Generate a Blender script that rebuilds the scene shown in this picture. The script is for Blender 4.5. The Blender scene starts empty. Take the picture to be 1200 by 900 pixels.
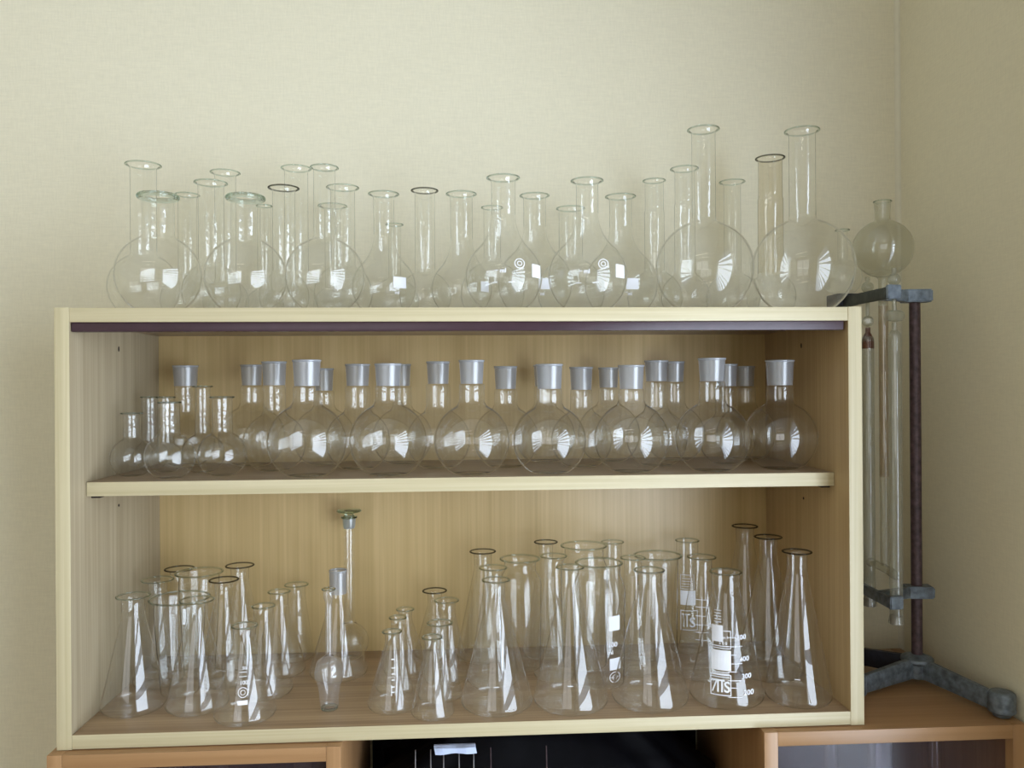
import bpy, bmesh, math, random
from mathutils import Vector, Matrix
random.seed(7)
PI = math.pi
scene = bpy.context.scene
col = scene.collection
CAM = Vector((0.4941, -1.007, 0.4377))
TOP, MID, LOW, PT = .534, .3182, .0178, .0178      # heights of the three standing surfaces, panel thickness
CD = .2858                                          # inner depth of the cabinet
WALLY, WALLX, FLOORZ, CEILZ = .2925, 1.212, -.85, 1.75

# ------------------------------------------------------------------ materials
def new_mat(name):
    m = bpy.data.materials.new(name); m.use_nodes = True
    nt = m.node_tree; nt.nodes.clear()
    out = nt.nodes.new('ShaderNodeOutputMaterial')
    return m, nt, out
def nd(nt, typ, **kw):
    n = nt.nodes.new(typ)
    for k, v in kw.items():
        if k in n.inputs.keys(): n.inputs[k].default_value = v
        else: setattr(n, k, v)
    return n
def math_n(nt, op, a, b=None):
    n = nt.nodes.new('ShaderNodeMath'); n.operation = op
    for i, v in enumerate((a, b)):
        if v is None: continue
        if isinstance(v, (int, float)): n.inputs[i].default_value = v
        else: nt.links.new(v, n.inputs[i])
    return n.outputs[0]
def ramp(nt, src, stops):
    r = nt.nodes.new('ShaderNodeValToRGB'); e = r.color_ramp.elements
    while len(e) < len(stops): e.new(.5)
    for i, (p, c) in enumerate(stops):
        e[i].position = p; e[i].color = (*c, 1) if len(c) == 3 else c
    nt.links.new(src, r.inputs[0]); return r.outputs[0]

def plain(name, color, rough=.5, metal=0., spec=.5, noise=0., nscale=60., bump=0.):
    m, nt, out = new_mat(name)
    p = nd(nt, 'ShaderNodeBsdfPrincipled', Roughness=rough, Metallic=metal)
    p.inputs['Specular IOR Level'].default_value = spec
    tc = nd(nt, 'ShaderNodeTexCoord')
    n = nd(nt, 'ShaderNodeTexNoise', Scale=nscale, Detail=4.)
    nt.links.new(tc.outputs['Object'], n.inputs['Vector'])
    lo = tuple(max(0, c * (1 - noise)) for c in color); hi = tuple(min(1, c * (1 + noise)) for c in color)
    nt.links.new(ramp(nt, n.outputs['Fac'], [(.3, lo), (.7, hi)]), p.inputs['Base Color'])
    if bump:
        b = nd(nt, 'ShaderNodeBump', Strength=bump, Distance=.002)
        nt.links.new(n.outputs['Fac'], b.inputs['Height']); nt.links.new(b.outputs[0], p.inputs['Normal'])
    nt.links.new(p.outputs[0], out.inputs[0])
    return m

def wood(name, light, dark, grain='z', rough=.45, spec=.5, fine=220., contrast=1., knot=None, coat=0.):
    m, nt, out = new_mat(name)
    p = nd(nt, 'ShaderNodeBsdfPrincipled', Roughness=rough)
    p.inputs['Specular IOR Level'].default_value = spec
    p.inputs['Coat Weight'].default_value = coat
    p.inputs['Coat Roughness'].default_value = .3
    tc = nd(nt, 'ShaderNodeTexCoord')
    def layer(across, along, detail=3.):
        mp = nd(nt, 'ShaderNodeMapping')
        s = [across] * 3; s['xyz'.index(grain)] = along
        mp.inputs['Scale'].default_value = s
        nt.links.new(tc.outputs['Object'], mp.inputs['Vector'])
        n = nd(nt, 'ShaderNodeTexNoise', Scale=1., Detail=detail, Distortion=.4)
        nt.links.new(mp.outputs[0], n.inputs['Vector']); return n.outputs['Fac']
    a = layer(fine, 3.); b = layer(fine * .22, 1.6); c = layer(9., 1.2, 2.)
    f = math_n(nt, 'ADD', math_n(nt, 'MULTIPLY', a, .4), math_n(nt, 'ADD', math_n(nt, 'MULTIPLY', b, .4), math_n(nt, 'MULTIPLY', c, .2)))
    w = .16 / contrast
    colr = ramp(nt, f, [(.5 - w, dark), (.5 + w, light)])
    if knot:
        mx = nd(nt, 'ShaderNodeMix', data_type='RGBA')
        sep = nd(nt, 'ShaderNodeSeparateXYZ'); nt.links.new(tc.outputs['Object'], sep.inputs[0])
        dx = math_n(nt, 'DIVIDE', math_n(nt, 'SUBTRACT', sep.outputs[0], knot[0]), .0115)
        dy = math_n(nt, 'DIVIDE', math_n(nt, 'SUBTRACT', sep.outputs[1], knot[1]), .008)
        d = math_n(nt, 'SQRT', math_n(nt, 'ADD', math_n(nt, 'MULTIPLY', dx, dx), math_n(nt, 'MULTIPLY', dy, dy)))
        fac = ramp(nt, d, [(0., (.45,) * 3), (.45, (.35,) * 3), (.75, (1,) * 3), (.95, (.7,) * 3), (1., (0,) * 3)])
        nt.links.new(fac, mx.inputs[0]); nt.links.new(colr, mx.inputs[6]); mx.inputs[7].default_value = (.03, .018, .015, 1)
        colr = mx.outputs[2]
    nt.links.new(colr, p.inputs['Base Color'])
    bm = nd(nt, 'ShaderNodeBump', Strength=.12, Distance=.0006)
    nt.links.new(f, bm.inputs['Height']); nt.links.new(bm.outputs[0], p.inputs['Normal'])
    nt.links.new(p.outputs[0], out.inputs[0])
    return m

def wallpaper(name, color):
    m, nt, out = new_mat(name)
    p = nd(nt, 'ShaderNodeBsdfPrincipled', Roughness=.85)
    p.inputs['Specular IOR Level'].default_value = .15
    tc = nd(nt, 'ShaderNodeTexCoord')
    fs = []
    for sc in ((420, 420, 60), (60, 60, 420)):
        mp = nd(nt, 'ShaderNodeMapping'); mp.inputs['Scale'].default_value = sc
        nt.links.new(tc.outputs['Object'], mp.inputs['Vector'])
        n = nd(nt, 'ShaderNodeTexNoise', Scale=1., Detail=2.)
        nt.links.new(mp.outputs[0], n.inputs['Vector']); fs.append(n.outputs['Fac'])
    f = math_n(nt, 'MULTIPLY', math_n(nt, 'ADD', fs[0], fs[1]), .5)
    big = nd(nt, 'ShaderNodeTexNoise', Scale=1.3, Detail=2.)
    nt.links.new(tc.outputs['Object'], big.inputs['Vector'])
    f2 = math_n(nt, 'ADD', math_n(nt, 'MULTIPLY', f, .7), math_n(nt, 'MULTIPLY', big.outputs['Fac'], .3))
    lo = tuple(c * .93 for c in color); hi = tuple(min(1, c * 1.05) for c in color)
    nt.links.new(ramp(nt, f2, [(.32, lo), (.68, hi)]), p.inputs['Base Color'])
    b = nd(nt, 'ShaderNodeBump', Strength=.25, Distance=.0008)
    nt.links.new(f, b.inputs['Height']); nt.links.new(b.outputs[0], p.inputs['Normal'])
    nt.links.new(p.outputs[0], out.inputs[0])
    return m

def thin_glass(name, tint=(.98, .984, .98), edge=(.66, .69, .67), f0=.075, haze=.03, haze_col=(.8, .8, .76), rough=0., wob=0.):
    """thin-walled glass: clear through the wall, mirror-like by angle, darker where the wall is seen edge-on"""
    m, nt, out = new_mat(name)
    lw = nd(nt, 'ShaderNodeLayerWeight', Blend=.5)
    fc = lw.outputs['Facing']
    f5 = math_n(nt, 'POWER', fc, 5.)
    F = math_n(nt, 'ADD', math_n(nt, 'MULTIPLY', f5, .95 - f0), f0)
    tr = nd(nt, 'ShaderNodeBsdfTransparent')
    nt.links.new(ramp(nt, fc, [(0., tint), (.80, tint), (.98, edge)]), tr.inputs['Color'])
    gl = nd(nt, 'ShaderNodeBsdfGlossy', Roughness=rough)
    gl.inputs['Color'].default_value = (1, 1, 1, 1)
    if wob:
        tc = nd(nt, 'ShaderNodeTexCoord')
        n = nd(nt, 'ShaderNodeTexNoise', Scale=90., Detail=1.)
        nt.links.new(tc.outputs['Object'], n.inputs['Vector'])
        b = nd(nt, 'ShaderNodeBump', Strength=wob, Distance=.001)
        nt.links.new(n.outputs['Fac'], b.inputs['Height']); nt.links.new(b.outputs[0], gl.inputs['Normal'])
    rf = nd(nt, 'ShaderNodeBsdfRefraction', IOR=1.22, Roughness=.02)
    rf.inputs['Color'].default_value = (*[.5 + .5 * c for c in tint], 1)
    limb = nd(nt, 'ShaderNodeMixShader')                     # where the wall is seen edge-on it bends the light like a lens
    nt.links.new(ramp(nt, fc, [(.68, (0, 0, 0)), (.84, (.85, .85, .85))]), limb.inputs[0])
    nt.links.new(tr.outputs[0], limb.inputs[1]); nt.links.new(rf.outputs[0], limb.inputs[2])
    df = nd(nt, 'ShaderNodeBsdfDiffuse'); df.inputs['Color'].default_value = (*haze_col, 1)
    tl = nd(nt, 'ShaderNodeBsdfTranslucent'); tl.inputs['Color'].default_value = (*haze_col, 1)
    dm = nd(nt, 'ShaderNodeMixShader'); dm.inputs[0].default_value = .5
    nt.links.new(df.outputs[0], dm.inputs[1]); nt.links.new(tl.outputs[0], dm.inputs[2])
    hm = nd(nt, 'ShaderNodeMixShader'); hm.inputs[0].default_value = haze
    nt.links.new(limb.outputs[0], hm.inputs[1]); nt.links.new(dm.outputs[0], hm.inputs[2])
    mx = nd(nt, 'ShaderNodeMixShader')
    nt.links.new(F, mx.inputs[0]); nt.links.new(hm.outputs[0], mx.inputs[1]); nt.links.new(gl.outputs[0], mx.inputs[2])
    nt.links.new(mx.outputs[0], out.inputs[0])
    return m

def solid_glass(name, color=(.86, .9, .88), ior=1.47):
    m, nt, out = new_mat(name)
    g = nd(nt, 'ShaderNodeBsdfGlass', IOR=ior, Roughness=.0)
    g.inputs['Color'].default_value = (*color, 1)
    nt.links.new(g.outputs[0], out.inputs[0])
    return m

M = {}
M['glass'] = thin_glass('clear_thin_glass', haze=.009)
M['neck'] = thin_glass('clear_neck_glass', haze=.012, wob=.3)
M['dusty'] = thin_glass('slightly_dusty_glass', f0=.06, tint=(.982, .984, .975), edge=(.64, .67, .63), haze=.028, haze_col=(.85, .85, .80))
M['dusty_neck'] = thin_glass('slightly_dusty_neck_glass', tint=(.982, .984, .975), edge=(.64, .67, .63), haze=.03, wob=.3)
M['hazy'] = thin_glass('hazy_glass', haze=.10, haze_col=(.7, .72, .8))
M['old'] = thin_glass('old_cloudy_glass', tint=(.86, .86, .80), edge=(.38, .38, .34), haze=.17, haze_col=(.62, .60, .52))
M['brown_glass'] = thin_glass('brown_tinted_glass', tint=(.93, .905, .845), edge=(.5, .44, .36), haze=.035, haze_col=(.6, .55, .45))
M['stain'] = thin_glass('brown_stained_glass', tint=(.9, .84, .77), edge=(.5, .4, .33), haze=.2, haze_col=(.6, .5, .4))
M['stain_dark'] = thin_glass('red_brown_stained_glass', tint=(.5, .3, .24), edge=(.2, .1, .08), haze=.35, haze_col=(.3, .15, .11))
M['tube_old'] = thin_glass('old_milky_tube_glass', tint=(.84, .85, .80), edge=(.45, .46, .42), haze=.26, haze_col=(.66, .66, .6))
M['rim'] = solid_glass('rim_glass', (.84, .88, .86))
M['rim_dark'] = solid_glass('dark_rim_glass', (.5, .5, .48))
M['frost'] = thin_glass('frosted_ground_glass', tint=(.70, .71, .72), edge=(.5, .51, .54), haze=.42, haze_col=(.68, .71, .77), f0=.12, rough=.28)
M['frost_rim'] = thin_glass('frosted_rim_glass', tint=(.6, .62, .64), edge=(.5, .52, .54), haze=.62, haze_col=(.78, .81, .86), f0=.1, rough=.2)
M['stopper'] = solid_glass('green_stopper_glass', (.86, .92, .88))
M['print'] = plain('white_enamel_print', (.86, .87, .92), rough=.6, noise=.03)
M['pane'] = thin_glass('cabinet_door_glass', tint=(.82, .8, .83), edge=(.5, .5, .52), f0=.012, haze=.05, haze_col=(.5, .45, .55), rough=.16)
M['edge_wood'] = wood('pale_maple_edge_x', (.62, .54, .35), (.51, .435, .26), 'x', rough=.4, fine=260, contrast=1.5)
M['edge_wood_z'] = wood('pale_maple_edge_z', (.62, .54, .35), (.51, .435, .26), 'z', rough=.4, fine=260, contrast=1.5)
M['side_right'] = wood('right_side_panel_wood', (.52, .37, .19), (.41, .28, .135), 'z', rough=.42, fine=330, contrast=1.5)
M['side_wood'] = wood('side_panel_wood', (.43, .355, .235), (.33, .265, .165), 'z', rough=.42, fine=330, contrast=1.6)
M['back_wood'] = wood('back_panel_wood', (.62, .455, .22), (.50, .355, .155), 'z', rough=.38, fine=260, spec=.6, contrast=1.3)
M['floor_wood'] = wood('bottom_panel_wood', (.48, .335, .195), (.30, .195, .11), 'x', rough=.36, fine=230, spec=.6, knot=(.502, .0135), contrast=1.3)
M['shelf_wood'] = wood('shelf_top_wood', (.40, .295, .19), (.29, .21, .13), 'x', rough=.4, fine=230, spec=.6)
M['oak'] = wood('orange_oak_x', (.44, .25, .115), (.32, .17, .072), 'x', rough=.35, fine=170)
M['oak_z'] = wood('orange_oak_z', (.44, .25, .115), (.32, .17, .072), 'z', rough=.35, fine=170)
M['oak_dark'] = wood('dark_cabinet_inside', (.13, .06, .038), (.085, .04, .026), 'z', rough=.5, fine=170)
M['rail'] = plain('maroon_plastic_rail', (.045, .02, .03), rough=.27, spec=.45, noise=.1)
M['hole'] = plain('dark_hole', (.03, .02, .015), rough=.9)
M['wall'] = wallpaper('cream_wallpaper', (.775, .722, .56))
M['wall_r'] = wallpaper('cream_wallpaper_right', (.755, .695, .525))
M['bead'] = plain('corner_highlight_tone', (.70, .655, .52), rough=.7, noise=.03)  # tone of the strip that stands for the corner highlight
M['ceiling'] = plain('white_ceiling_paint', (.8, .8, .77), rough=.9, noise=.02)
M['floor'] = plain('brown_linoleum', (.3, .22, .15), rough=.5, noise=.15, nscale=6)
M['white'] = plain('white_paint', (.8, .82, .84), rough=.5, noise=.02)
M['slat'] = plain('white_blind_slat', (.62, .64, .68), rough=.5, noise=.02)
M['iron'] = plain('grey_blue_hammered_iron', (.14, .165, .19), rough=.42, metal=.35, noise=.45, nscale=110, bump=.35)
M['iron_light'] = plain('light_blue_hammered_iron', (.20, .245, .31), rough=.42, metal=.3, noise=.35, nscale=130, bump=.3)
M['iron_green'] = plain('dark_green_iron', (.045, .052, .045), rough=.5, metal=.2, noise=.4, nscale=90, bump=.3)
M['navy'] = plain('dark_navy_iron', (.018, .02, .034), rough=.5, metal=.2, noise=.3, nscale=90, bump=.2)
M['rod'] = plain('rusty_purple_rod', (.085, .055, .062), rough=.5, metal=.3, noise=.4, nscale=120, bump=.2)
M['black'] = plain('black_plastic', (.003, .003, .0045), rough=.5, spec=.1, noise=.2)
M['wire'] = plain('steel_wire', (.38, .38, .42), rough=.3, metal=.9, noise=.1)
M['paper'] = plain('pale_blue_paper', (.52, .60, .80), rough=.8, noise=.05, nscale=20)
M['cork'] = plain('dirty_rubber', (.26, .24, .2), rough=.7, noise=.3, nscale=150)

# ------------------------------------------------------------------ object helpers
def tag(o, label=None, cat=None, group=None, kind=None):
    if label: o['label'] = label
    if cat: o['category'] = cat
    if group: o['group'] = group
    if kind: o['kind'] = kind
    return o
def thing(name, label, cat, loc=(0, 0, 0), group=None, kind=None):
    o = bpy.data.objects.new(name, None); col.objects.link(o)
    o.location = loc; o.empty_display_size = .02
    return tag(o, label, cat, group, kind)
def obj(name, bm, mat, parent=None, smooth=False, angle=None):
    me = bpy.data.meshes.new(name)
    bmesh.ops.recalc_face_normals(bm, faces=bm.faces)
    bm.to_mesh(me); bm.free()
    for m in (mat if isinstance(mat, (list, tuple)) else [mat]): me.materials.append(m)
    if smooth:
        me.polygons.foreach_set('use_smooth', [True] * len(me.polygons))
        if angle: me.set_sharp_from_angle(angle=math.radians(angle))
    o = bpy.data.objects.new(name, me); col.objects.link(o)
    if parent: o.parent = parent
    return o
def box(bm, x0, x1, y0, y1, z0, z1, bev=0., mi=0):
    v = [bm.verts.new(p) for p in ((x0, y0, z0), (x1, y0, z0), (x1, y1, z0), (x0, y1, z0), (x0, y0, z1), (x1, y0, z1), (x1, y1, z1), (x0, y1, z1))]
    fs = [bm.faces.new([v[i] for i in q]) for q in ((0, 3, 2, 1), (4, 5, 6, 7), (0, 1, 5, 4), (1, 2, 6, 5), (2, 3, 7, 6), (3, 0, 4, 7))]
    for f in fs: f.material_index = mi
    if bev:
        es = {e for f in fs for e in f.edges}
        bmesh.ops.bevel(bm, geom=list(es), offset=bev, segments=2, affect='EDGES', profile=.6)
    return bm
def bxo(name, dims, mat, parent=None, bev=.0008):
    return obj(name, box(bmesh.new(), *dims, bev=bev), mat, parent, smooth=bool(bev), angle=40)
def lathe(bm, prof, seg=56, closed=False, x=0, y=0, z=0):
    """surface of revolution of (r, z) pairs about a vertical axis"""
    rings = []
    for r, h in prof:
        if r < 1e-6: rings.append([bm.verts.new((x, y, z + h))])
        else: rings.append([bm.verts.new((x + r * math.cos(2 * PI * k / seg), y + r * math.sin(2 * PI * k / seg), z + h)) for k in range(seg)])
    n = len(rings)
    for i in range(n if closed else n - 1):
        a, b = rings[i], rings[(i + 1) % n]
        for k in range(seg):
            k2 = (k + 1) % seg
            if len(a) == 1 and len(b) == 1: continue
            if len(a) == 1: bm.faces.new((a[0], b[k2], b[k]))
            elif len(b) == 1: bm.faces.new((a[k], a[k2], b[0]))
            else: bm.faces.new((a[k], a[k2], b[k2], b[k]))
    return bm
def tube(bm, pts, rad, seg=12, cap=True):
    pts = [Vector(p) for p in pts]; n = len(pts)
    rads = rad if isinstance(rad, (list, tuple)) else [rad] * n
    rings = []
    prev = None
    for i, p in enumerate(pts):
        t = (pts[min(i + 1, n - 1)] - pts[max(i - 1, 0)]).normalized()
        if prev is None: a = t.orthogonal().normalized()
        else: a = (prev - t * prev.dot(t)).normalized()
        prev = a; b = t.cross(a)
        rings.append([bm.verts.new(p + (a * math.cos(2 * PI * k / seg) + b * math.sin(2 * PI * k / seg)) * rads[i]) for k in range(seg)])
    for a, b in zip(rings, rings[1:]):
        for k in range(seg): bm.faces.new((a[k], a[(k + 1) % seg], b[(k + 1) % seg], b[k]))
    if cap: bm.faces.new(rings[0]); bm.faces.new(rings[-1])
    return bm
def bar(bm, p0, p1, w, h, bev=.001, h1=None, w1=None):
    """a straight bar of width w and height h whose axis runs p0 to p1 (height stays upright)"""
    p0, p1 = Vector(p0), Vector(p1); d = (p1 - p0); s = Vector((d.y, -d.x, 0)).normalized(); up = Vector((0, 0, 1))
    w1 = w1 or w; h1 = h1 or h
    vs = []
    for p, ww, hh in ((p0, w, h), (p1, w1, h1)):
        vs += [bm.verts.new(p + s * a * ww / 2 + up * b * hh / 2) for a, b in ((-1, -1), (1, -1), (1, 1), (-1, 1))]
    fs = [bm.faces.new([vs[i] for i in q]) for q in ((0, 1, 2, 3), (7, 6, 5, 4), (0, 4, 5, 1), (1, 5, 6, 2), (2, 6, 7, 3), (3, 7, 4, 0))]
    if bev: bmesh.ops.bevel(bm, geom=list({e for f in fs for e in f.edges}), offset=bev, segments=2, affect='EDGES')
    return bm

# ------------------------------------------------------------------ profiles of the glassware, all in metres
def fillet(pts, n=7):
    """polyline of (r, z, corner radius) with each corner rounded"""
    out = []
    for i, (r, z, c) in enumerate(pts):
        if c <= 0 or i in (0, len(pts) - 1): out.append((r, z)); continue
        p = Vector((r, z)); a = Vector(pts[i - 1][:2]) - p; b = Vector(pts[i + 1][:2]) - p
        la, lb = a.length, b.length; a.normalize(); b.normalize()
        ang = a.angle(b)
        d = min(c / math.tan(ang / 2), la * .48, lb * .48); rr = d * math.tan(ang / 2)
        p0, p1 = p + a * d, p + b * d
        cen = p + (a + b).normalized() * (rr / math.sin(ang / 2))
        v0, v1 = p0 - cen, p1 - cen
        th = v0.angle(v1); sg = 1 if v0.x * v1.y - v0.y * v1.x > 0 else -1
        for k in range(n + 1):
            t = sg * th * k / n
            out.append((cen.x + v0.x * math.cos(t) - v0.y * math.sin(t), cen.y + v0.x * math.sin(t) + v0.y * math.cos(t)))
    return out
def round_profile(R, nr, rf, flat=.5, n=26):
    """flat-bottomed sphere running through a fillet into the neck; returns the profile and where the neck starts"""
    zc = R * math.sqrt(1 - flat * flat)
    zf = zc + math.sqrt((R + rf) ** 2 - (nr + rf) ** 2)
    a0 = -math.asin(zc / R) + .10                       # bottom corner, slightly rounded
    a1 = math.atan2(zf - zc, nr + rf)
    p = [(0, .0014), (R * flat * .55, .0009), (R * flat * .82, .0001), (R * flat * .95, 0), (R * flat * 1.03, .0007)]
    for k in range(n + 1):
        a = a0 + (a1 - a0) * k / n
        p.append((R * math.cos(a), zc + R * math.sin(a)))
    b0 = a1 + PI
    for k in range(1, 11):
        b = b0 + (PI - b0) * k / 10
        p.append((nr + rf + rf * math.cos(b), zf + rf * math.sin(b)))
    return p, zf
def cone_profile(R, nr, hs, corner=.013, nf=.03):
    p = fillet([(0, .0012, 0), (R * .55, 0, 0), (R * 1.06, 0, corner), (nr, hs, nf), (nr, hs + nf, 0)])
    return p
def straight(nr, z0, z1, n=10, wave=None):
    return [((nr if not wave else wave((k / n))), z0 + (z1 - z0) * k / n) for k in range(n + 1)]
def flare(nr, lr, z0, z1):
    """the neck opening out to its lip"""
    d = lr - nr
    return [(nr + d * (1 - math.cos(t * PI / 2)) , z0 + (z1 - .0011 - z0) * math.sin(t * PI / 2) ** .8) for t in [k / 8 for k in range(1, 9)]]
def bead(lr, z1, a=.0011, ecc=1.35):
    """closed section of a fire-polished edge"""
    return [(lr + a * ecc * math.cos(2 * PI * k / 10), z1 - a + a * math.sin(2 * PI * k / 10)) for k in range(10)]
def rolled_profile(nr, lr, z0, z1):
    c = (z1 + z0) / 2; a = (lr - nr) * .62; h = (z1 - z0) / 2; m = lr - a
    return [(m + a * math.cos(2 * PI * k / 12), c + h * math.sin(2 * PI * k / 12)) for k in range(12)]

SURF = {}                                              # outer profile of each flask, for the enamel prints
KIND = {   # kind: (object name, category)
    'round': ('round_flask', 'flask'), 'wide': ('wide_neck_round_flask', 'flask'), 'pear': ('pear_shaped_flask', 'flask'), 'joint': ('ringed_neck_flask', 'flask'),
    'socket': ('ground_joint_flask', 'flask'), 'erl': ('conical_flask', 'flask'), 'erlwide': ('wide_neck_conical_flask', 'flask'), 'erlsock': ('ground_joint_conical_flask', 'flask'),
    'beaker': ('beaker', 'beaker'), 'jar': ('wide_mouth_jar', 'jar'), 'volum': ('volumetric_flask', 'flask'), 'bulbtube': ('bulb_adapter', 'glassware')}
DARK = {'B2', 'C3', 'K3', 'K7', 'K8', 'K22', 'K23', 'K27', 'K39', 'K40', 'K41'}

def build_glass(gid, kind, X, Y, R, h, nr, lr, hj, base, group, label):
    name, cat = KIND[kind]
    t = thing(name, label, cat, (X, Y, base + .0004), group)
    top = base == TOP
    g, gn = (M['dusty'], M['dusty_neck']) if top else (M['glass'], M['neck'])
    rimm = M['rim_dark'] if gid in DARK else M['rim']
    body = neck = rim = joint = None
    rd = min(.012, (lr - nr) * .9 + .004)
    if kind in ('round', 'pear', 'wide', 'joint'):
        if kind == 'pear':
            rf = .06
            while round_profile(R, nr, rf)[1] > h * .74 and rf > .01: rf *= .93
        else: rf = max(.004, min(.012, R * .16))
        if kind == 'wide': rf = .005
        if R > .06: rf = .006
        body, zn = round_profile(R, nr, rf)
        if kind == 'wide':
            neck = straight(nr, zn, h - .007); rim = rolled_profile(nr, lr, h - .007, h)
        elif kind == 'joint':
            zr = zn + (h - zn) * .66
            neck = straight(nr, zn, zr - .004) + [(nr * .97, zr - .0015), (nr * .93, zr), (nr * .95, zr + .002), (nr * .94, zr + .006)] + straight(nr * .94, zr + .008, h - rd) + flare(nr * .94, lr, h - rd, h)
            rim = bead(lr, h)
            if gid == 'E5': gn = M['brown_glass']; rimm = M['rim_dark']
        else:
            neck = straight(nr, zn, h - rd) + flare(nr, lr, h - rd, h); rim = bead(lr, h)
        surf = body
    elif kind == 'socket':
        rj = lr * .86
        body, zn = round_profile(R, nr, min(.012, max(.004, (hj - R * 1.8) * .8)))
        zn = min(zn, hj - .006)
        body = [p for p in body if p[1] <= zn + 1e-5] if body[-1][1] > zn + 1e-5 else body
        neck = [(nr, zn), (nr, zn + (hj - zn) * .4), (nr, hj - .004), (nr * .98, hj - .0018), ((nr + rj) / 2, hj - .0004), (rj, hj)]
        joint = [(rj + (lr * .96 - rj) * k / 6, hj + (h - .002 - hj) * k / 6) for k in range(7)]
        rim = [(lr * .95, h - .003), (lr * 1.0, h - .0022), (lr * 1.02, h - .001), (lr * 1.0, h), (lr * .93, h), (lr * .9, h - .001), (lr * .9, h - .003)]
        rimm = M['frost_rim']
        surf = body
    elif kind in ('erl', 'erlwide', 'erlsock'):
        ht = hj if kind == 'erlsock' else h - rd
        hs = ht - (h * (.10 if kind == 'erl' else .12)) if kind != 'erlsock' else ht - .012
        body = cone_profile(R, nr, hs, corner=min(.02, R * .42), nf=.032 if kind != 'erlsock' else .014)
        zt = max(p[1] for p in body[:-1]); body = [p for p in body[:-1]]
        zt = min(zt, ht - .003)
        neck = straight(nr, body[-1][1], ht)
        if kind == 'erlsock':
            rj = lr * .95
            joint = [(nr, ht), (rj, ht + .002)] + [(rj + (lr - rj) * k / 4, ht + .003 + (h - .002 - ht - .003) * k / 4) for k in range(5)]
            rim = [(lr * .98, h - .003), (lr * 1.04, h - .0015), (lr, h), (lr * .9, h), (lr * .88, h - .002)]; rimm = M['frost_rim']
        else: neck = neck + flare(nr, lr, ht, h); rim = bead(lr, h)
        surf = body
    elif kind == 'beaker':
        body = fillet([(0, .001, 0), (R * .6, 0, 0), (R, 0, .008), (nr, h - .03, .03), (nr, h - rd, 0)]) + flare(nr, lr, h - rd, h); rim = bead(lr, h, .0013); surf = body
    elif kind == 'jar':
        body = fillet([(0, .001, 0), (R * .6, 0, 0), (R * .93, 0, .01), (R, h - .034, .03), (nr, h - .018, .008), (nr, h - .010, 0)]) + flare(nr, lr, h - .010, h)
        rim = bead(lr, h, .0014); surf = body
    elif kind == 'volum':
        body, zn = round_profile(R, nr, .01)
        neck = straight(nr, zn, h - .016)
        joint = [(nr, h - .016), (nr * 1.12, h - .012), (nr * 1.22, h)]
        rim = [(nr * 1.2, h - .001), (nr * 1.5, h), (nr * 1.5, h + .0022), (nr * 1.05, h + .0022), (nr * 1.05, h)]
        surf = body
    elif kind == 'bulbtube':
        body = fillet([(.0098, 0, 0), (.0118, .004, .004), (.0138, .028, .02), (R * 1.12, .045, .012), (R * .93, .062, .008), (nr, .069, .004), (nr, .074, 0)], 8)
        neck = straight(nr, .074, h - .017) + [(lr * .8, h - .015), (lr, h - .012), (lr, h - .004)]
        rim = bead(lr * 1.1, h)
        foot = [(.0086, -.0002), (.0106, -.0002), (.011, .002), (.0095, .003), (.0086, .002)]
        obj('foot_ring', lathe(bmesh.new(), foot, 40, True), M['rim'], t, True)
        surf = body
    if gid == 'K15': g = gn = M['hazy']
    SURF[gid] = (surf, (X, Y, base), t)
    obj('body', lathe(bmesh.new(), body), g, t, True)
    if neck: obj('neck', lathe(bmesh.new(), neck, 48), gn, t, True)
    if joint: obj('ground_joint', lathe(bmesh.new(), joint, 48), M['frost'], t, True)['label'] = 'frosted ground glass socket'
    obj('rim', lathe(bmesh.new(), rim, 48, True), rimm, t, True)
    if kind == 'volum':
        plug = [(0, h - .016), (nr * .98, h - .016), (nr * 1.1, h + .002), (nr * .8, h + .005), (nr * .9, h + .0075), (nr * 2.1, h + .009), (nr * 2.3, h + .0105), (nr * 2.1, h + .012), (0, h + .0125)]
        obj('stopper', lathe(bmesh.new(), plug, 40), M['stopper'], t, True, 50)['label'] = 'flat-topped greenish glass stopper'
    return t

# ------------------------------------------------------------------ enamel prints wrapped on the glass
def radius_at(surf, z):
    for (r0, z0), (r1, z1) in zip(surf[4:], surf[5:]):
        if z0 <= z <= z1 and z1 > z0: return r0 + (r1 - r0) * (z - z0) / (z1 - z0)
    return surf[-1][0]
def wrap(gid, uvfaces, name='printed_marking'):
    surf, (X, Y, base), t = SURF[gid]
    phi0 = math.atan2(CAM.y - Y, CAM.x - X)
    bm = bmesh.new()
    for verts, faces in uvfaces:
        vs = []
        for u, z in verts:
            r = radius_at(surf, z) + .0005
            ph = phi0 + math.asin(max(-.97, min(.97, u / r)))
            vs.append(bm.verts.new((r * math.cos(ph), r * math.sin(ph), z)))
        for f in faces:
            try: bm.faces.new([vs[i] for i in f])
            except ValueError: pass
    return obj(name, bm, M['print'], t)
def q_rect(u0, u1, z0, z1, n=6):
    u0, u1, z0, z1 = [v / 1000 for v in (u0, u1, z0, z1)]
    v = [(u0 + (u1 - u0) * i / n, z0 + (z1 - z0) * j / n) for j in range(n + 1) for i in range(n + 1)]
    f = [(j * (n + 1) + i, j * (n + 1) + i + 1, (j + 1) * (n + 1) + i + 1, (j + 1) * (n + 1) + i) for j in range(n) for i in range(n)]
    return v, f
def q_frame(u0, u1, z0, z1, w=.7):
    return [q_rect(u0, u1, z0, z0 + w), q_rect(u0, u1, z1 - w, z1), q_rect(u0, u0 + w, z0, z1), q_rect(u1 - w, u1, z0, z1)]
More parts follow.
